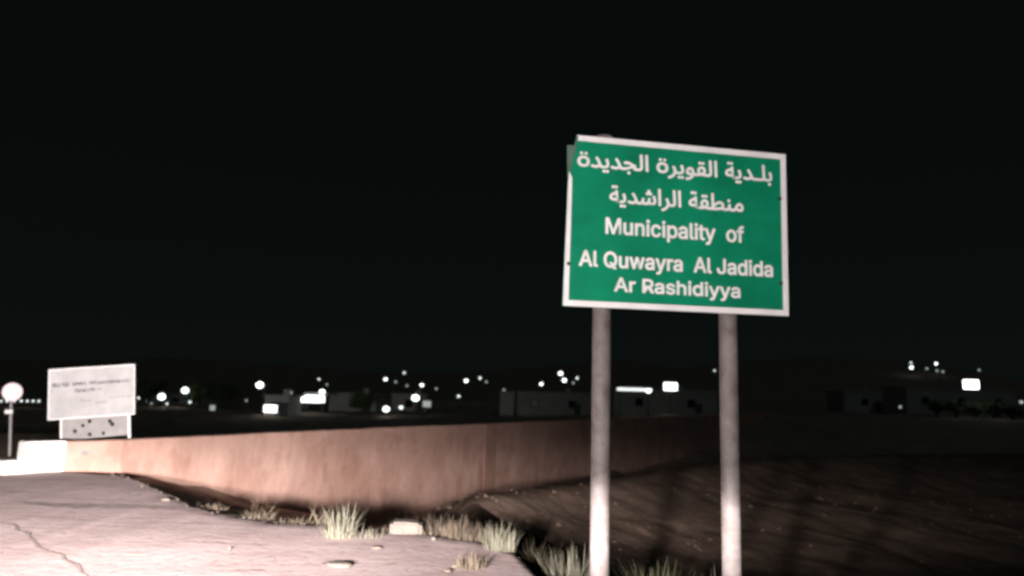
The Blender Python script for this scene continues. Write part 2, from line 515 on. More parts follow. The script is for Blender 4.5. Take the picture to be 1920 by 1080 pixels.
# faded backing sheet seen where the corner of the front sheet is gone
poly_plate('backing_sheet', [(0.030, 1.17 + Z0), (0.3, 1.17 + Z0), (0.3, 1.475 + Z0), (0.022, 1.468 + Z0)], 0.027, 0.033, M['backing'], sign)
poly_plate('corner_edge', [(0.105, BH + Z0 - 0.012), (0.036, 1.215 + Z0), (0.05, 1.215 + Z0), (0.119, BH + Z0 - 0.012)], -0.005, 0.0005, M['backing'], sign)
for bx_, bz_ in ((2.075, 1.111), (2.066, 0.309), (0.045, 0.375)):
    bm = bmesh.new()
    tube(bm, [(bx_, 0.0, bz_ + Z0), (bx_, -0.012, bz_ + Z0)], [0.018, 0.014], 10)
    from_bm('bolt', bm, M['dark'], sign)

import os
try:                                          # a grotesque that ships with Blender; the built-in font does if it is missing
    GROTESQUE = bpy.data.fonts.load(os.path.join(bpy.utils.system_resource('DATAFILES'), 'fonts', 'Inter.woff2'))
except Exception:
    GROTESQUE = None
def text_mesh(body, thick):
    c = bpy.data.curves.new('lettering', 'FONT')
    if GROTESQUE and max(body) < '\u0500':
        c.font = GROTESQUE
    c.body = body
    c.extrude = 0.012
    c.resolution_u = 4
    o = bpy.data.objects.new('lettering', c)
    C.objects.link(o)
    bpy.context.view_layer.update()
    me = bpy.data.meshes.new_from_object(o.evaluated_get(bpy.context.evaluated_depsgraph_get()))
    bpy.data.objects.remove(o)
    bpy.data.curves.remove(c)
    return me
def lettering(body, x0, x1, zb, ref, ref_h, thick):
    """fit the line between x0 and x1 of the board, baseline at zb, the glyph ref as tall as ref_h"""
    me = text_mesh(body, thick)
    mr = text_mesh(ref, thick)
    rz = [v.co.y for v in mr.vertices]
    h = max(rz)
    bpy.data.meshes.remove(mr)
    xx = [v.co.x for v in me.vertices]
    sx, sz = (x1 - x0) / (max(xx) - min(xx)), ref_h / h
    mx = min(xx)
    base = [v.co.copy() for v in me.vertices]
    polys = [tuple(p.vertices) for p in me.polygons]
    bpy.data.meshes.remove(me)
    vv, ff = [], []
    ring = [(0, 0)] + [(math.cos(k * math.pi / 4), math.sin(k * math.pi / 4)) for k in range(8)]
    for k, (ox, oz) in enumerate(ring):       # strokes thickened to the bold weight of the sign
        i0 = len(vv)
        vv += [(x0 + (c.x - mx) * sx + ox * thick, -0.0045 - c.z * 0.12 - k * 0.00015, zb + c.y * sz + Z0 + oz * thick) for c in base]
        ff += [tuple(i + i0 for i in p) for p in polys]
    me = bpy.data.meshes.new('line')
    me.from_pydata(vv, [], ff)
    iv = sorted((min(me.vertices[i].co.x for i in p.vertices), max(me.vertices[i].co.x for i in p.vertices)) for p in me.polygons)
    gaps, e = [], iv[0][1]
    for a0, b0 in iv:
        if a0 > e:
            gaps.append((a0 - e, (a0 + e) / 2))
        e = max(e, b0)
    cuts = sorted(g[1] for g in sorted(gaps)[::-1][:len(body.split()) - 1])
    words = [[] for _ in range(len(cuts) + 1)]
    for p in me.polygons:
        c = sum(me.vertices[i].co.x for i in p.vertices) / len(p.vertices)
        words[sum(c > k for k in cuts)].append(p)
    for wd in words:                          # every word is a piece of its own
        idx = sorted({i for p in wd for i in p.vertices})
        at_ = {i: k for k, i in enumerate(idx)}
        from_py('lettering', [me.vertices[i].co for i in idx], [tuple(at_[i] for i in p.vertices) for p in wd], M['white'], sign)
    bpy.data.meshes.remove(me)
AR1 = '\ufe91\ufee0\u0640\ufeaa\ufef3\ufe94 \ufe8d\ufedf\ufed8\ufeee\ufef3\ufeae\ufe93 \ufe8d\ufedf\ufea0\ufeaa\ufef3\ufeaa\ufe93'[::-1]
AR2 = '\ufee3\ufee8\ufec4\ufed8\ufe94 \ufe8d\ufedf\ufeae\ufe8d\ufeb7\ufeaa\ufef3\ufe94'[::-1]
# the font's unjoined teh marbuta does not fill properly: a ring with two dots has its shape
AR1 = AR1.replace('\ufe93', '\u00f6')
lettering(AR1, 0.115, 1.996, 1.272, '\ufe8d', 0.150, 0.0045)
lettering(AR2, 0.416, 1.700, 0.960, '\ufe8d', 0.150, 0.0045)
lettering('Municipality  of', 0.384, 1.700, 0.669, 'M', 0.142, 0.0052)
lettering('Al Quwayra  Al Jadida', 0.143, 1.979, 0.365, 'A', 0.134, 0.0052)
lettering('Ar Rashidiyya', 0.467, 1.654, 0.152, 'A', 0.120, 0.0048)
for i, (x, top) in enumerate(((0.388, BH + 0.045), (1.59, BH - 0.06))):
    bm = bmesh.new()
    y = 0.025 + 0.085
    tube(bm, [(x, y, -0.4), (x, y, 0.6), (x, y, 1.7), (x, y, Z0 + top - 0.01), (x, y, Z0 + top)], [0.083, 0.083, 0.083, 0.083, 0.076], 28)
    p = from_bm('post', bm, M['steel'], sign, True)
    for hz in (0.25, 1.25):
        bm = bmesh.new()
        box(bm, x - 0.16, x + 0.16, 0.0255, 0.04, Z0 + hz - 0.03, Z0 + hz + 0.03)
        from_bm('clamp', bm, M['steel'], p)

# ------------------------------------------------------------------ white board behind the wall
pb = at(173, 735, 15.3)
gz = ground_z(pb.x, pb.y)
wb = thing('notice_board', 'tilted white notice board with faded lines above a grey panel behind the wall', 'notice board', (0, 0, 0), 0)
pxm = 15.3 / F
cz = pb.z - gz
wb.rotation_euler = (0, math.radians(-6.5), math.radians(4))
wb.location = pb - wb.rotation_euler.to_matrix() @ Vector((0, 0, cz))
bm = bmesh.new()
tl = Matrix.Translation((0, 0, cz)) @ Matrix.Rotation(math.radians(1.0), 4, 'Y')
box(bm, -76.5 * pxm, 76.5 * pxm, -0.02, 0.02, -46 * pxm, 46 * pxm, tl)
panel = from_bm('board_panel', bm, M['board'], wb)
bm = bmesh.new()
for a in ((-76.5, 76.5, 44.5, 46.4), (-76.5, 76.5, -46.4, -44.5), (-76.9, -75.2, -44.5, 44.5), (75.2, 76.9, -44.5, 44.5)):
    box(bm, a[0] * pxm, a[1] * pxm, -0.028, -0.0205, a[2] * pxm, a[3] * pxm, tl)
from_bm('edge_trim', bm, M['white'], panel)
def marks(x0, x1, z, h, m, seed):
    r = random.Random(seed)
    bm = bmesh.new()
    x = x0
    while x < x1:
        w = r.uniform(1.2, 2.2)
        k = r.random()
        hh = h * r.uniform(0.75, 1.1)
        box(bm, x * pxm, (x + w) * pxm, -0.0235, -0.0205, (z - hh / 2) * pxm, (z + hh / 2) * pxm, tl)
        if k > 0.35:
            zz = z + r.choice((-0.42, 0, 0.42)) * h
            box(bm, (x + w) * pxm, min(x1, x + w + 2.6) * pxm, -0.0235, -0.0205, (zz - 0.8) * pxm, (zz + 0.8) * pxm, tl)
        x += w + r.uniform(1.0, 3.0)
    tag(from_bm('faded_mark', bm, m, panel), kind='stuff')
for a in ((-70, -42, 17, 7, 1), (-35, -12, 17, 7, 2), (-5, 6, 17, 6, 3), (9, 66, 16.5, 6, 4)):
    marks(*a[:4], M['ink'], a[4])
marks(-30, 4, 4.5, 6, M['ink'], 5)
marks(10, 18, 4.5, 5, M['pale_ink'], 6)
marks(-22, -2, -15, 2, M['pale_ink'], 7)
marks(8, 26, -20, 2.5, M['pale_ink'], 8)
marks(30, 74, -12, 1.2, M['pale_ink'], 9)
bm = bmesh.new()
zl0, zl1 = cz - 84 * pxm, cz - 42 * pxm
box(bm, -55 * pxm, 61 * pxm, 0.022, 0.04, zl0, zl1)
low = from_bm('grey_panel', bm, M['grey_board'], wb)
for hx_, hz_, rr in ((-32, -69, 3.6), (-18, -60, 3.2), (-6, -53, 3.8), (-6, -77, 3.6), (18, -77, 3.2), (30, -56, 3.8), (34, -62, 4.0)):
    bm = bmesh.new()
    N = 12
    tube(bm, [(hx_ * pxm, 0.022, cz + hz_ * pxm), (hx_ * pxm, 0.016, cz + hz_ * pxm)], [rr * pxm, rr * 0.9 * pxm], N)
    from_bm('dark_spot', bm, M['dark'], low)
for lx in (-57, 63):
    bm = bmesh.new()
    tube(bm, [(lx * pxm, 0.05, -0.3), (lx * pxm, 0.05, cz)], [0.028, 0.028], 12)
    from_bm('leg', bm, M['white_paint'], wb, True)

# ------------------------------------------------------------------ round traffic sign by the wall's end
pr = at(23, 735, 17.6)
gz = ground_z(pr.x, pr.y)
rs = thing('traffic_sign', 'round white traffic sign with red rim on a thin pole beyond the wall end', 'traffic sign', (pr.x, pr.y, gz), math.radians(52))
h = pr.z - gz
rm_ = Matrix.Rotation(math.radians(-5.5), 3, 'Y') @ Matrix.Rotation(math.radians(52), 3, 'Z')
rs.rotation_euler = rm_.to_euler()
rs.location = pr - rm_ @ Vector((0, 0, h))
bm = bmesh.new()
tube(bm, [(0, 0.0, h), (0, 0.012, h)], [0.20, 0.20], 40)
face = from_bm('sign_face', bm, M['white'], rs)
bm = bmesh.new()
N = 40
ri = [bm.verts.new((0.201 * math.cos(2 * math.pi * i / N), 0.006, h + 0.201 * math.sin(2 * math.pi * i / N))) for i in range(N)]
ro = [bm.verts.new((0.218 * math.cos(2 * math.pi * i / N), 0.006, h + 0.218 * math.sin(2 * math.pi * i / N))) for i in range(N)]
rf = [bm.verts.new((v.co.x, -0.006, v.co.z)) for v in ri]
rg = [bm.verts.new((v.co.x, -0.006, v.co.z)) for v in ro]
for i in range(N):
    j = (i + 1) % N
    bm.faces.new((rf[i], rf[j], rg[j], rg[i]))
    bm.faces.new((ro[i], ro[j], rg[j], rg[i]))
    bm.faces.new((ri[i], ri[j], rf[j], rf[i]))
    bm.faces.new((ri[i], ri[j], ro[j], ro[i]))
from_bm('rim', bm, M['red'], rs)
bm = bmesh.new()
tube(bm, [(0, 0.05, -0.3), (0, 0.05, h + 0.2)], [0.03, 0.03], 12)
from_bm('pole', bm, M['grey_board'], rs, True)
bm = bmesh.new()
box(bm, -0.14, 0.02, 0.0, 0.012, h - 0.5, h - 0.41)
from_bm('lower_plate', bm, M['white_paint'], rs)

# ------------------------------------------------------------------ plants
def clump(name, label, px, py, Y, w, hgt, nbl, m, spread=0.55, bw=0.008, seed=0, z=None, droop=0.4):
    p = at(px, py, Y)
    zz = ground_z(p.x, p.y) if z is None else z
    if z is None and p.y < edge_y(p.x):
        zz = road_z(p.x, p.y)
    r = random.Random(seed + int(px * 7))
    v, f = [], []
    for _ in range(int(nbl * 1.4)):
        a = r.uniform(0, 2 * math.pi)
        rad = w * math.sqrt(r.random()) * 0.5
        b = Vector((math.cos(a) * rad, math.sin(a) * rad, -0.04))
        ln = 0.82 * hgt * (0.3 + 0.7 * r.random() ** 1.4)
        lean = r.uniform(0.02, spread) * (1.6 if r.random() < 0.2 else 1)
        a2 = a + r.uniform(-0.9, 0.9)
        d = Vector((math.cos(a2), math.sin(a2), 0))
        s = Vector((-d.y, d.x, 0)).lerp(Vector((1, 0, 0)), r.random() * 0.6).normalized() * bw * r.uniform(0.4, 1.0)
        m1 = b + d * lean * ln * 0.35 + Vector((0, 0, ln * 0.55))
        m2 = b + d * lean * ln * (0.8 + droop * r.random()) + Vector((0, 0, ln * (1 - 0.25 * droop * r.random())))
        i = len(v)
        v += [b - s, b + s, m1 - s * 0.8, m1 + s * 0.8, m2]
        f += [(i, i + 1, i + 3, i + 2), (i + 2, i + 3, i + 4)]
    o = from_py(name, v, f, m)
    o.location = (p.x, p.y, zz)
    return tag(o, label, 'plant', 'weeds along the broken paving edge')
clump('grass_clump', 'spiky pale grass clump standing alone at the paving edge', 636, 1005, 8.6, 0.30, 0.52, 150, M['dry_grass'], 0.75, 0.010, 1)
clump('grass_clump', 'low thin grass tuft next to the spiky clump', 690, 1004, 8.7, 0.35, 0.20, 70, M['dry_grass'], 0.7, 0.007, 2)
clump('dry_bush', 'tall brown dry bush next to the pale block', 835, 1012, 9.3, 0.75, 0.36, 260, M['straw'], 0.6, 0.006, 3, -0.06)
clump('dry_bush', 'brown dry bush between the tall bush and the pale edge tuft', 890, 1020, 8.95, 0.6, 0.32, 230, M['straw'], 0.55, 0.006, 4, -0.06)
clump('grass_clump', 'pale yellow grass tuft on the corner of the paving', 938, 1028, 8.2, 0.34, 0.42, 220, M['dry_grass'], 0.4, 0.008, 5)
clump('grass_clump', 'pinkish straw tuft growing on the lit paving', 882, 1062, 7.3, 0.30, 0.24, 120, M['straw'], 0.5, 0.007, 6)
clump('grass_clump', 'pale bushy grass beside the foot of the left sign post', 1072, 1130, 7.6, 0.42, 0.86, 260, M['dry_grass'], 0.4, 0.009, 7)
clump('grass_clump', 'greenish grass clump between the two sign posts', 1225, 1130, 7.7, 0.55, 0.80, 300, M['green_grass'], 0.55, 0.009, 8)
clump('grass_clump', 'grey grass tuft touching the left side of the other sign post', 1345, 1130, 7.6, 0.26, 0.78, 140, M['dry_grass'], 0.35, 0.008, 9)
clump('grass_clump', 'thin olive grass beyond the outer sign post', 1420, 1130, 7.9, 0.5, 0.66, 120, M['green_grass'], 0.5, 0.007, 10)
for i, (px, py, Y, w, hh, nb, lab) in enumerate((
        (395, 945, 10.95, 0.5, 0.13, 170, 'low brown scrub at the narrow start of the hollow'),
        (475, 963, 10.15, 0.55, 0.17, 200, 'low brown scrub on the paving edge halfway to the spiky clump'),
        (545, 974, 9.75, 0.5, 0.16, 190, 'low brown scrub just short of the spiky clump'),
        (725, 990, 9.3, 0.5, 0.15, 170, 'low brown scrub touching the pale block'))):
    clump('scrub', lab, px, py, Y, w, hh, nb, M['straw'], 1.1, 0.006, 50 + i, -0.07, 0.9)
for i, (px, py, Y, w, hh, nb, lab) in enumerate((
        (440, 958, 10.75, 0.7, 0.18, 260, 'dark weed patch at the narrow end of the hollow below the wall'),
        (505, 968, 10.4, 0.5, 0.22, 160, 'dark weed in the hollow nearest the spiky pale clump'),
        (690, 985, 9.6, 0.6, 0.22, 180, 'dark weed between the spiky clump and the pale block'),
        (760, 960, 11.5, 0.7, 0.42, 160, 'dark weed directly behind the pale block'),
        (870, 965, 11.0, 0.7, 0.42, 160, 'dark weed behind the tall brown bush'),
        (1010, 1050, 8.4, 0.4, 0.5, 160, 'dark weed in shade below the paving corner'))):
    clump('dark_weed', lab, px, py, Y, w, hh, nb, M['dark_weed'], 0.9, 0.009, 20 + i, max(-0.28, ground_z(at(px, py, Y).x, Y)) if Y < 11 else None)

# ------------------------------------------------------------------ stones and rubble
def rock(name, label, px, py, sx, sy, sz, m, z=0.0, seed=0, blocky=0.0, group=None, rz=0.0):
    p = atz(px, py, z)
    bm = bmesh.new()
    if blocky:
        bmesh.ops.create_cube(bm, size=1.0)
        bmesh.ops.bevel(bm, geom=list(bm.edges), offset=0.12, segments=2, affect='EDGES')
        bmesh.ops.subdivide_edges(bm, edges=list(bm.edges), cuts=1, use_grid_fill=True)
    else:
        bmesh.ops.create_icosphere(bm, subdivisions=2, radius=0.5)
    for v in bm.verts:
        k = 1 + (0.10 if blocky else 0.30) * noise.noise(v.co * 2.3 + Vector((seed * 3.1, 0, 0)))
        if blocky and v.co.x > 0:
            v.co.z *= 0.86
        v.co = Vector((v.co.x * sx * k, v.co.y * sy * k, v.co.z * sz * k))
    o = from_bm(name, bm, m, smooth=not blocky)
    zz = road_z(p.x, p.y) if p.y < edge_y(p.x) else ground_z(p.x, p.y)
    o.location = (p.x, p.y, zz + sz * 0.36)
    o.rotation_euler = (0, 0, rz)
    return tag(o, label, 'stone', group)
rock('stone_block', 'pale squarish stone block lying at the edge of the paving', 761, 997, 0.38, 0.26, 0.19, M['stone'], 0, 3, 1.0, rz=0.12)
G = 'loose stones on the paving'
rock('stone', 'flat pale stone in the gully below the wall', 311, 940, 0.14, 0.10, 0.05, M['stone'], 0, 1, group=G)
rock('stone', 'small pale stone at the wall foot by the dark weeds', 409, 938, 0.05, 0.05, 0.09, M['stone'], 0, 2, group=G)
rock('stone', 'small white stone in front of the tall brown bush', 813, 1012, 0.06, 0.05, 0.05, M['stone'], 0, 4, group=G)
rock('stone', 'white pebble in front of the pinkish straw tuft', 852, 1064, 0.05, 0.04, 0.035, M['stone'], 0, 5, group=G)
rock('stone', 'pale flat stone on the very corner of the paving', 985, 1048, 0.17, 0.12, 0.07, M['stone'], 0, 6, group=G)
rock('stone', 'low pale lump on the paving below the spiky clump', 636, 1062, 0.26, 0.2, 0.045, M['stone'], 0, 7, group=G)
rock('stone', 'dark lump just below the pale block', 705, 1029, 0.12, 0.07, 0.03, M['rubble'], 0, 8, group=G)
rock('stone', 'tiny dark stone on the open lit paving', 430, 1031, 0.03, 0.03, 0.035, M['rubble'], 0, 9, group=G)
rock('stone', 'dark chip lying near the bottom of the paving', 838, 1073, 0.08, 0.05, 0.03, M['rubble'], 0, 10, group=G)

def scatter(name, label, count, place, m, smin, smax, seed):
    r = random.Random(seed)
    v, f = [], []
    for _ in range(count):
        x, y, z = place(r)
        s = smin + (smax - smin) * r.random() ** 3
        i = len(v)
        for dx, dy, dz in ((1, 0, 0), (-0.5, 0.87, 0), (-0.5, -0.87, 0), (0, 0, 1), (0, 0, -0.6)):
            k = r.uniform(0.6, 1.2)
            v.append((x + dx * s * k, y + dy * s * k, z + dz * s * 0.6 * k))
        f += [(i, i + 1, i + 3), (i + 1, i + 2, i + 3), (i + 2, i, i + 3), (i + 1, i, i + 4), (i + 2, i + 1, i + 4), (i, i + 2, i + 4)]
    return tag(from_py(name, v, f, m), label, 'gravel', kind='stuff')
def on_edge(r):
    x = r.uniform(-7, 1.2)
    y = edge_y(x) + r.gauss(0.02, 0.14)
    return x, y, (road_z(x, y) if y < edge_y(x) else max(-0.28, ground_z(x, y)) - 0.01)
def on_road(r):
    x = r.uniform(-8, 1.0)
    y = r.uniform(3, edge_y(x) - 0.05)
    return x, y, road_z(x, y)
def in_bed(r):
    y = r.uniform(8.5, 45)
    x = r.uniform(-0.5 * y + 1, 0.8 * y)
    if y < edge_y(x) + 0.3:
        y = edge_y(x) + 0.5
    return x, y, ground_z(x, y)
scatter('rubble', 'crumbled asphalt along the broken paving edge', 450, on_edge, M['rubble'], 0.005, 0.04, 1)
scatter('pebbles', 'fine pebbles strewn over the lit paving', 1600, on_road, M['rubble'], 0.003, 0.016, 2)
scatter('gravel', 'stones strewn over the dark dry river bed', 1500, in_bed, M['old_concrete'], 0.015, 0.09, 3)

# sparse dead grass on the dark bed
r = random.Random(5)
v, f = [], []
for _ in range(60):
    x, y, z = in_bed(r)
    for _ in range(14):
        a = r.uniform(0, 6.28)
        b = Vector((x + r.gauss(0, 0.12), y + r.gauss(0, 0.12), z - 0.02))
        hh = r.uniform(0.1, 0.35)
        tpt = b + Vector((math.cos(a) * hh * 0.6, math.sin(a) * hh * 0.6, hh))
        i = len(v)
        v += [b - Vector((0.012, 0, 0)), b + Vector((0.012, 0, 0)), tpt]
        f.append((i, i + 1, i + 2))
tag(from_py('grass', v, f, M['straw']), 'sparse dead grass on the dark dry river bed', 'grass', kind='stuff')
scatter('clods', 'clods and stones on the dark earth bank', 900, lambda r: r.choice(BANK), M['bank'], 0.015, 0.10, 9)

# ------------------------------------------------------------------ the town: buildings, trees and lamps
def building(name, label, px0, px1, pyt, Y, m, depth=7, windows=3, door=True, base=None, group='low buildings of the far town'):
    a, b = at(px0, pyt, Y), at(px1, pyt, Y)
    zt = max(a.z, b.z)
    cx = (a.x + b.x) / 2
    w = b.x - a.x
    z0 = min(ground_z(a.x, Y), ground_z(b.x, Y), ground_z(cx, Y + depth)) - 0.3
    t = thing(name, label, 'building', (cx, Y, z0), 0, group)
    H = zt - z0
    bm = bmesh.new()
    box(bm, -w / 2, w / 2, 0, depth, 0, H)
    from_bm('wall', bm, m, t)
    bm = bmesh.new()
    box(bm, -w / 2 - 0.1, w / 2 + 0.1, -0.1, depth + 0.1, H + 0.003, H + 0.3)
    from_bm('roof', bm, M['plaster2'], t)
    if windows:
        bm = bmesh.new()
        tube(bm, [(w * 0.2, depth * 0.4, H + 0.3), (w * 0.2, depth * 0.4, H + 1.0)], [0.5, 0.5], 12)
        from_bm('water_tank', bm, M['plaster2'], t)
        windows = max(1, windows // 2)
    for i in range(windows):
        xw = -w / 2 + w * (i + 0.5) / windows
        bm = bmesh.new()
        ww, wh = min(0.6, w / windows * 0.3), min(0.6, H * 0.2)
        box(bm, xw - ww, xw + ww, -0.03, 0.02, H * 0.6 - wh, H * 0.6 + wh)
        o = from_bm('window', bm, M['metal_door'], t)
        bm = bmesh.new()
        box(bm, xw - ww * 0.85, xw + ww * 0.85, -0.036, -0.031, H * 0.6 - wh * 0.85, H * 0.6 + wh * 0.85)
        from_bm('pane', bm, M['pane'], o)
    if door:
        bm = bmesh.new()
        xd = w * 0.32
        box(bm, xd - 0.5, xd + 0.5, -0.04, 0.02, 0.3, min(2.4, H * 0.8))
        from_bm('door', bm, M['metal_door'], t)
    return t
building('house', 'dim house below the pair of bright lamps beside the white board', 285, 375, 744, 120, M['plaster2'])
building('guard_hut', 'small hut with lit front below the tall pole lamp', 494, 543, 746, 88, M['plaster'], 5, 2)
building('house', 'grey house next to the glaring filling station', 618, 706, 742, 110, M['plaster2'])
building('house', 'low house under the cluster of hill lamps', 735, 800, 743, 118, M['plaster2'], 7, 3)
building('house', 'pale flat-roofed block standing alone in the dark', 938, 964, 738, 112, M['plaster'], 6, 0, False)
building('compound_wall', 'long dim compound building beside the pale block', 970, 1108, 741, 116, M['plaster2'], 4, 4)
building('warehouse', 'long low building with lit strip seen between the sign posts', 1150, 1345, 737, 108, M['plaster2'], 9, 5)
building('house', 'faint long building in the dark beyond the sign', 1582, 1660, 738, 130, M['plaster2'], 7, 3)
building('warehouse', 'long building behind the big rectangular floodlight', 1700, 1905, 734, 120, M['plaster2'], 8, 6)

def tree(label, px, py, Y, hgt, wid, seed):
    p = at(px, py, Y)
    zz = ground_z(p.x, p.y)
    t = thing('tree', label, 'tree', (p.x, p.y, zz), 0, 'trees near the far lamps')
    r = random.Random(seed)
    bm = bmesh.new()
    tube(bm, [(0, 0, -0.3), (0.05, 0, hgt * 0.25), (-0.05, 0.05, hgt * 0.5)], [0.2, 0.16, 0.1], 8)
    for k in range(4):
        a = k * 1.6
        tube(bm, [(0, 0, hgt * 0.3), (math.cos(a) * wid * 0.25, math.sin(a) * wid * 0.25, hgt * 0.6)], [0.08, 0.03], 6)
    from_bm('trunk', bm, M['bark'], t)
    v, f = [], []
    cl = [(r.gauss(0, wid * 0.25), r.gauss(0, wid * 0.25), hgt * r.uniform(0.4, 0.92)) for _ in range(16)]
    for _ in range(1100):
        c = r.choice(cl)
        q = Vector(c) + Vector((r.gauss(0, 1), r.gauss(0, 1), r.gauss(0, 0.8))) * wid * 0.1
        a = Vector((r.gauss(0, 1), r.gauss(0, 1), r.gauss(0, 1))).normalized() * 0.16
        b = a.orthogonal().normalized() * 0.1
        i = len(v)
        v += [q - a, q + b, q + a, q - b]
        f.append((i, i + 1, i + 2, i + 3))
    from_py('crown', v, f, M['leaf'], t)
tree('leafy tree beside the bright lamp next to the white board', 275, 770, 106, 3.6, 3.2, 1)
tree('leafy tree under the second bright lamp', 372, 770, 104, 4.2, 3.5, 2)
tree('tree at the dim end of the town before the pole lamp', 430, 775, 110, 3.4, 3.2, 3)
tree('round tree standing beside the house under the hill lamps', 680, 775, 100, 2.8, 3.4, 4)
for i, px in enumerate((1755, 1792, 1828, 1862, 1896)):
    tree('green shrub tree in the row under the big floodlight, number %s from its dark end' % ('one', 'two', 'three', 'four', 'five')[i], px, 765, 103.2, 1.9 + 0.3 * (i % 2), 2.6, 10 + i)

def lamp(label, px, py, Y, R, m, kind='globe', name='street_lamp', group='lamps of the far town'):
    """a lamp post whose light appears R pixels in radius"""
    p = at(px, py, Y)
    zz = ground_z(p.x, p.y)
    hh = p.z - zz
    k = 0.76 * R * Y / F
    t = thing(name, label, 'lamp', (p.x, p.y, zz), 0, group)
    bm = bmesh.new()
    side = 0.5 if kind == 'arm' else 0.0
    tube(bm, [(side, 0.25, -0.4), (side, 0.25, hh * 0.5), (side, 0.25, hh + k * 0.4)], [0.09, 0.075, 0.06], 8)
    if side:
        tube(bm, [(side, 0.25, hh + k * 0.4), (0, 0.1, hh + k * 1.05)], [0.05, 0.05], 6)
    from_bm('pole', bm, M['pole'], t)
    bm = bmesh.new()
    if kind == 'box':
        box(bm, -k * 1.75, k * 1.75, -0.16, -0.01, -k, k, Matrix.Translation((0, 0, hh)))
    else:
        bmesh.ops.create_uvsphere(bm, u_segments=12, v_segments=8, radius=1.0, matrix=Matrix.Translation((0, 0, hh)) @ Matrix.Diagonal((k * 1.1, k * 0.6, k * 0.9, 1)))
    from_bm('lens', bm, m, t)
    bm = bmesh.new()
    if kind == 'box':
        box(bm, -k * 1.85, k * 1.85, 0.0, 0.15, hh - k * 1.1, hh + k * 1.1)
    else:
        box(bm, -k * 0.5, k * 0.5, -k * 0.3, 0.3, hh + k * 0.92, hh + k * 1.25)
    from_bm('lamp_housing', bm, M['pole'], t)
    return t
L, D_, ML = M['lamp'], M['lamp_dim'], M['lamp_mid']
LAMPS = [
    ('bright white lamp nearest the white notice board', 303, 744, 100, 8, L, 'globe'),
    ('bright lamp beside a tree, second from the white notice board', 347, 732, 102, 7.5, L, 'arm'),
    ('tiny dim lamp touching the white notice board', 260, 746, 130, 3, ML, 'globe'),
    ('faint lamp hanging below the brightest one beside the notice board', 313, 757, 99, 2.6, ML, 'globe'),
    ('faint lamp below the arm lamp by the tree', 356, 754, 101, 3, ML, 'globe'),
    ('tiny lone lamp past the two bright lamps', 385, 732, 150, 2, D_, 'globe'),
    ('bright lamp on a tall pole above the lit hut', 487, 722, 84, 8, L, 'arm'),
    ('small upright lamp just before the filling station', 545, 736, 100, 3.2, ML, 'globe'),
    ('small upper lamp above the filling station', 598, 711, 170, 2.4, ML, 'globe'),
    ('faint lamp over the far end of the filling station', 613, 721, 175, 2.2, D_, 'globe'),
    ('small lamp starting the hill cluster above the low house', 723, 711, 220, 3.4, L, 'globe'),
    ('highest small lamp of the cluster above the low house', 758, 699, 240, 2.6, ML, 'globe'),
    ('lamp of the hill cluster right above the brightest one', 791, 722, 190, 3.6, L, 'globe'),
    ('bright low lamp near the ground before the low house', 724, 767, 92, 7, L, 'globe'),
    ('smaller low lamp beside the bright low lamp', 752, 764, 94, 4.6, ML, 'globe'),
    ('brightest square lamp of the low house', 779, 746, 100, 8, L, 'globe'),
    ('lone lamp in the gap before the pale block, lower of three', 860, 743, 150, 3, ML, 'globe'),
    ('brightest of the three lamps in the gap before the pale block', 874, 714, 210, 4, L, 'globe'),
    ('dim hill lamp, topmost of the three in the gap before the pale block', 900, 709, 215, 3, ML, 'globe'),
    ('lone hill lamp above the compound building', 1015, 720, 200, 3.4, L, 'globe'),
    ('upper lamp of the close pair above the compound building', 1051, 700, 220, 4.4, L, 'globe'),
    ('lower lamp of the close pair above the compound building', 1058, 713, 210, 4.4, L, 'globe'),
    ('faint lamp between the close pair and the sign post', 1082, 709, 215, 2.8, ML, 'globe'),
    ('bright lamp at the end of the lit strip between the sign posts', 1257, 725, 100, 9, L, 'box'),
    ('tiny hill lamp beside the outer sign post', 1340, 695, 260, 2, ML, 'globe'),
    ('small upper lamp of the stacked pair on the dark hill', 1708, 680, 300, 2.2, ML, 'globe'),
    ('larger lower lamp of the stacked pair on the dark hill', 1709, 689, 295, 3.6, L, 'globe'),
    ('single small lamp on the dark hill above the floodlight', 1755, 682, 300, 2.8, L, 'globe'),
    ('faint low lamp in the dark field before the floodlight', 1688, 763, 110, 3, D_, 'globe'),
    ('faint lamp at the very edge beyond the floodlight', 1915, 754, 110, 4, D_, 'globe'),
    ('small lamp low beside the round traffic sign', 12, 770, 60, 3, ML, 'globe'),
]
FAINT = [(276, 752, 120, 'faint point of light by the tree next to the notice board'), (284, 757, 118, 'faint low point of light by the tree next to the notice board'),
         (697, 748, 130, 'faint light at the far corner of the grey house'), (742, 716, 230, 'faint point inside the hill cluster above the low house'),
         (763, 723, 225, 'faint point under the highest lamp of the hill cluster'), (818, 729, 200, 'faint lone point past the hill cluster'),
         (912, 716, 230, 'faint point beside the dim topmost hill lamp before the pale block'), (945, 731, 170, 'faint light over the roof of the pale block'),
         (1075, 718, 215, 'faint point under the faint lamp by the sign post'), (655, 750, 125, 'faint light on the front of the grey house'),
         (1738, 691, 300, 'faint point between the hill lamps above the floodlight'), (1757, 695, 298, 'faint point under the single small hill lamp'),
         (1768, 697, 296, 'faint point past the single small hill lamp'), (1836, 694, 300, 'faint hill point above the big floodlight'),
         (462, 751, 140, 'faint point before the tall pole lamp'), (527, 748, 130, 'faint point over the roof of the small hut')]
for a in FAINT:
    LAMPS.append((a[3], a[0], a[1], a[2], 2.4, D_, 'globe'))
for a in LAMPS:
    lamp(*a)
lamp('big rectangular floodlight glaring in the dark field', 1820, 721, 104, 10, M['flood'], 'box', 'flood_light')

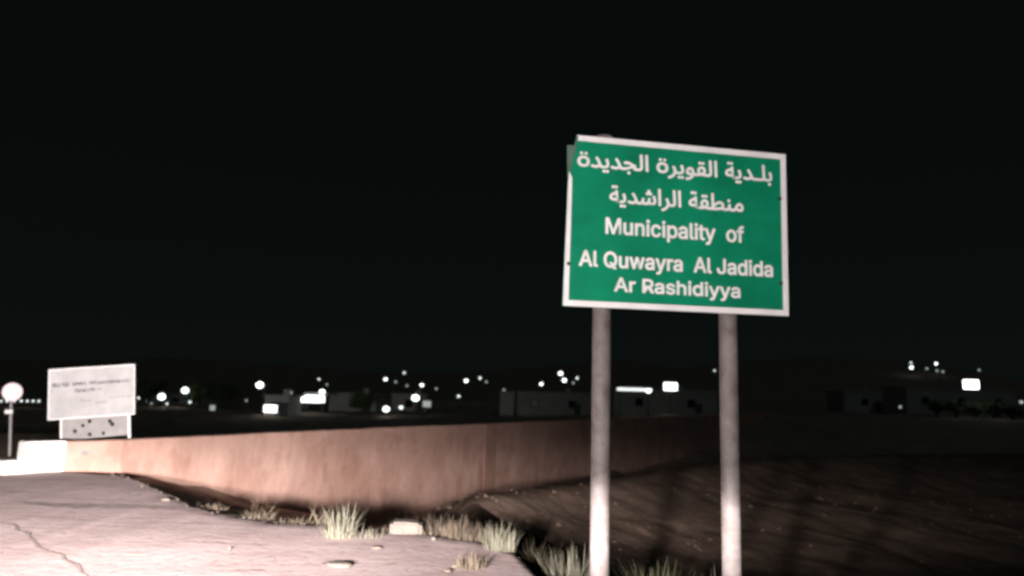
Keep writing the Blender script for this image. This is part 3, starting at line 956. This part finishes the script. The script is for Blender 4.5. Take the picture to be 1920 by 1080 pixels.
# lit hut front, filling station, lit strip
def lit_panel(name, label, px0, px1, py0, py1, Y, m, cat, legs=True):
    a, b = at(px0, py1, Y), at(px1, py0, Y)
    zz = ground_z((a.x + b.x) / 2, Y)
    t = thing(name, label, cat, ((a.x + b.x) / 2, Y, zz))
    w = (b.x - a.x) / 2
    bm = bmesh.new()
    box(bm, -w, w, -0.2, -0.05, a.z - zz, b.z - zz)
    from_bm('light_panel', bm, m, t)
    bm = bmesh.new()
    box(bm, -w - 0.1, w + 0.1, -0.045, 0.1, a.z - zz - 0.1, b.z - zz + 0.1)
    from_bm('back_panel', bm, M['pole'], t)
    for s in (-0.8, 0.8):
        bm = bmesh.new()
        tube(bm, [(s * w, 0.15, -0.3), (s * w, 0.15, a.z - zz + 0.1)], [0.06, 0.06], 8)
        from_bm('leg', bm, M['pole'], t)
    return t
lit_panel('lit_sign', 'low backlit panel in front of the small hut', 494, 520, 760, 773, 86.5, M['panel_hot'], 'lit panel')
lit_panel('lit_sign', 'small dim backlit panel in the dark before the pole lamp', 394, 404, 760, 773, 95, M['panel'], 'lit panel')
lit_panel('lit_sign', 'dim square backlit panel beside the brightest lamp of the low house', 793, 808, 752, 763, 99, M['panel'], 'lit panel')
lit_panel('lit_canopy', 'thin lit strip along the long building between the sign posts', 1157, 1222, 728.5, 732, 104, M['panel_soft'], 'lit canopy')
lamp('bright lamp hanging below the lit strip between the sign posts', 1216, 733, 102, 5, L, 'globe')
st = lit_panel('filling_station', 'glaring white lit canopy of a filling station beside the small hut', 572, 609, 742, 754, 96, M['panel_hot'], 'filling station')
q0, q1 = at(553, 754, 96), at(571, 748.5, 96)
bm = bmesh.new()
box(bm, q0.x - st.location.x, q1.x - st.location.x, -0.2, -0.05, q0.z - st.location.z, q1.z - st.location.z)
from_bm('side_fascia', bm, M['panel_hot'], st)
a, b = at(572, 742, 96), at(609, 742, 96)
bm = bmesh.new()
box(bm, -(b.x - a.x) / 2 - 0.2, (b.x - a.x) / 2 + 0.2, -0.1, 6, a.z - st.location.z + 0.15, a.z - st.location.z + 0.45)
from_bm('roof', bm, M['plaster'], st)
lamp('bright lamp rising above the filling station canopy', 604, 735, 95, 6, L, 'globe')
lamp('bright lamp at the near end of the filling station canopy', 570, 748, 95, 6, L, 'globe')

# a string of small bulbs beyond the round sign
Ys = 90
p0, p1 = at(-30, 753, Ys), at(80, 753, Ys)
zz = min(ground_z(p0.x, Ys), ground_z(p1.x, Ys))
ls = thing('light_string', 'string of small white bulbs behind the round traffic sign', 'light string', (p0.x, Ys, zz))
hh = p0.z - zz
Ln = p1.x - p0.x
dz = p1.z - p0.z
bm = bmesh.new()
tube(bm, [(0, 0, hh + 0.25), (Ln / 2, 0, hh + dz / 2 + 0.2), (Ln, 0, hh + dz + 0.25)], [0.03, 0.03, 0.03], 6)
from_bm('wire', bm, M['dark'], ls)
for x in (0, Ln):
    bm = bmesh.new()
    tube(bm, [(x, 0.02, -0.3), (x, 0.02, hh + 0.3 + (dz if x else 0))], [0.06, 0.05], 8)
    from_bm('pole', bm, M['pole'], ls)
for px in (-18, -6, 2, 13, 27, 40, 51, 62, 73):
    q = at(px, 752, Ys)
    bm = bmesh.new()
    bmesh.ops.create_uvsphere(bm, u_segments=10, v_segments=6, radius=0.12, matrix=Matrix.Translation((q.x - p0.x, 0, q.z - zz)))
    from_bm('bulb', bm, ML, ls)
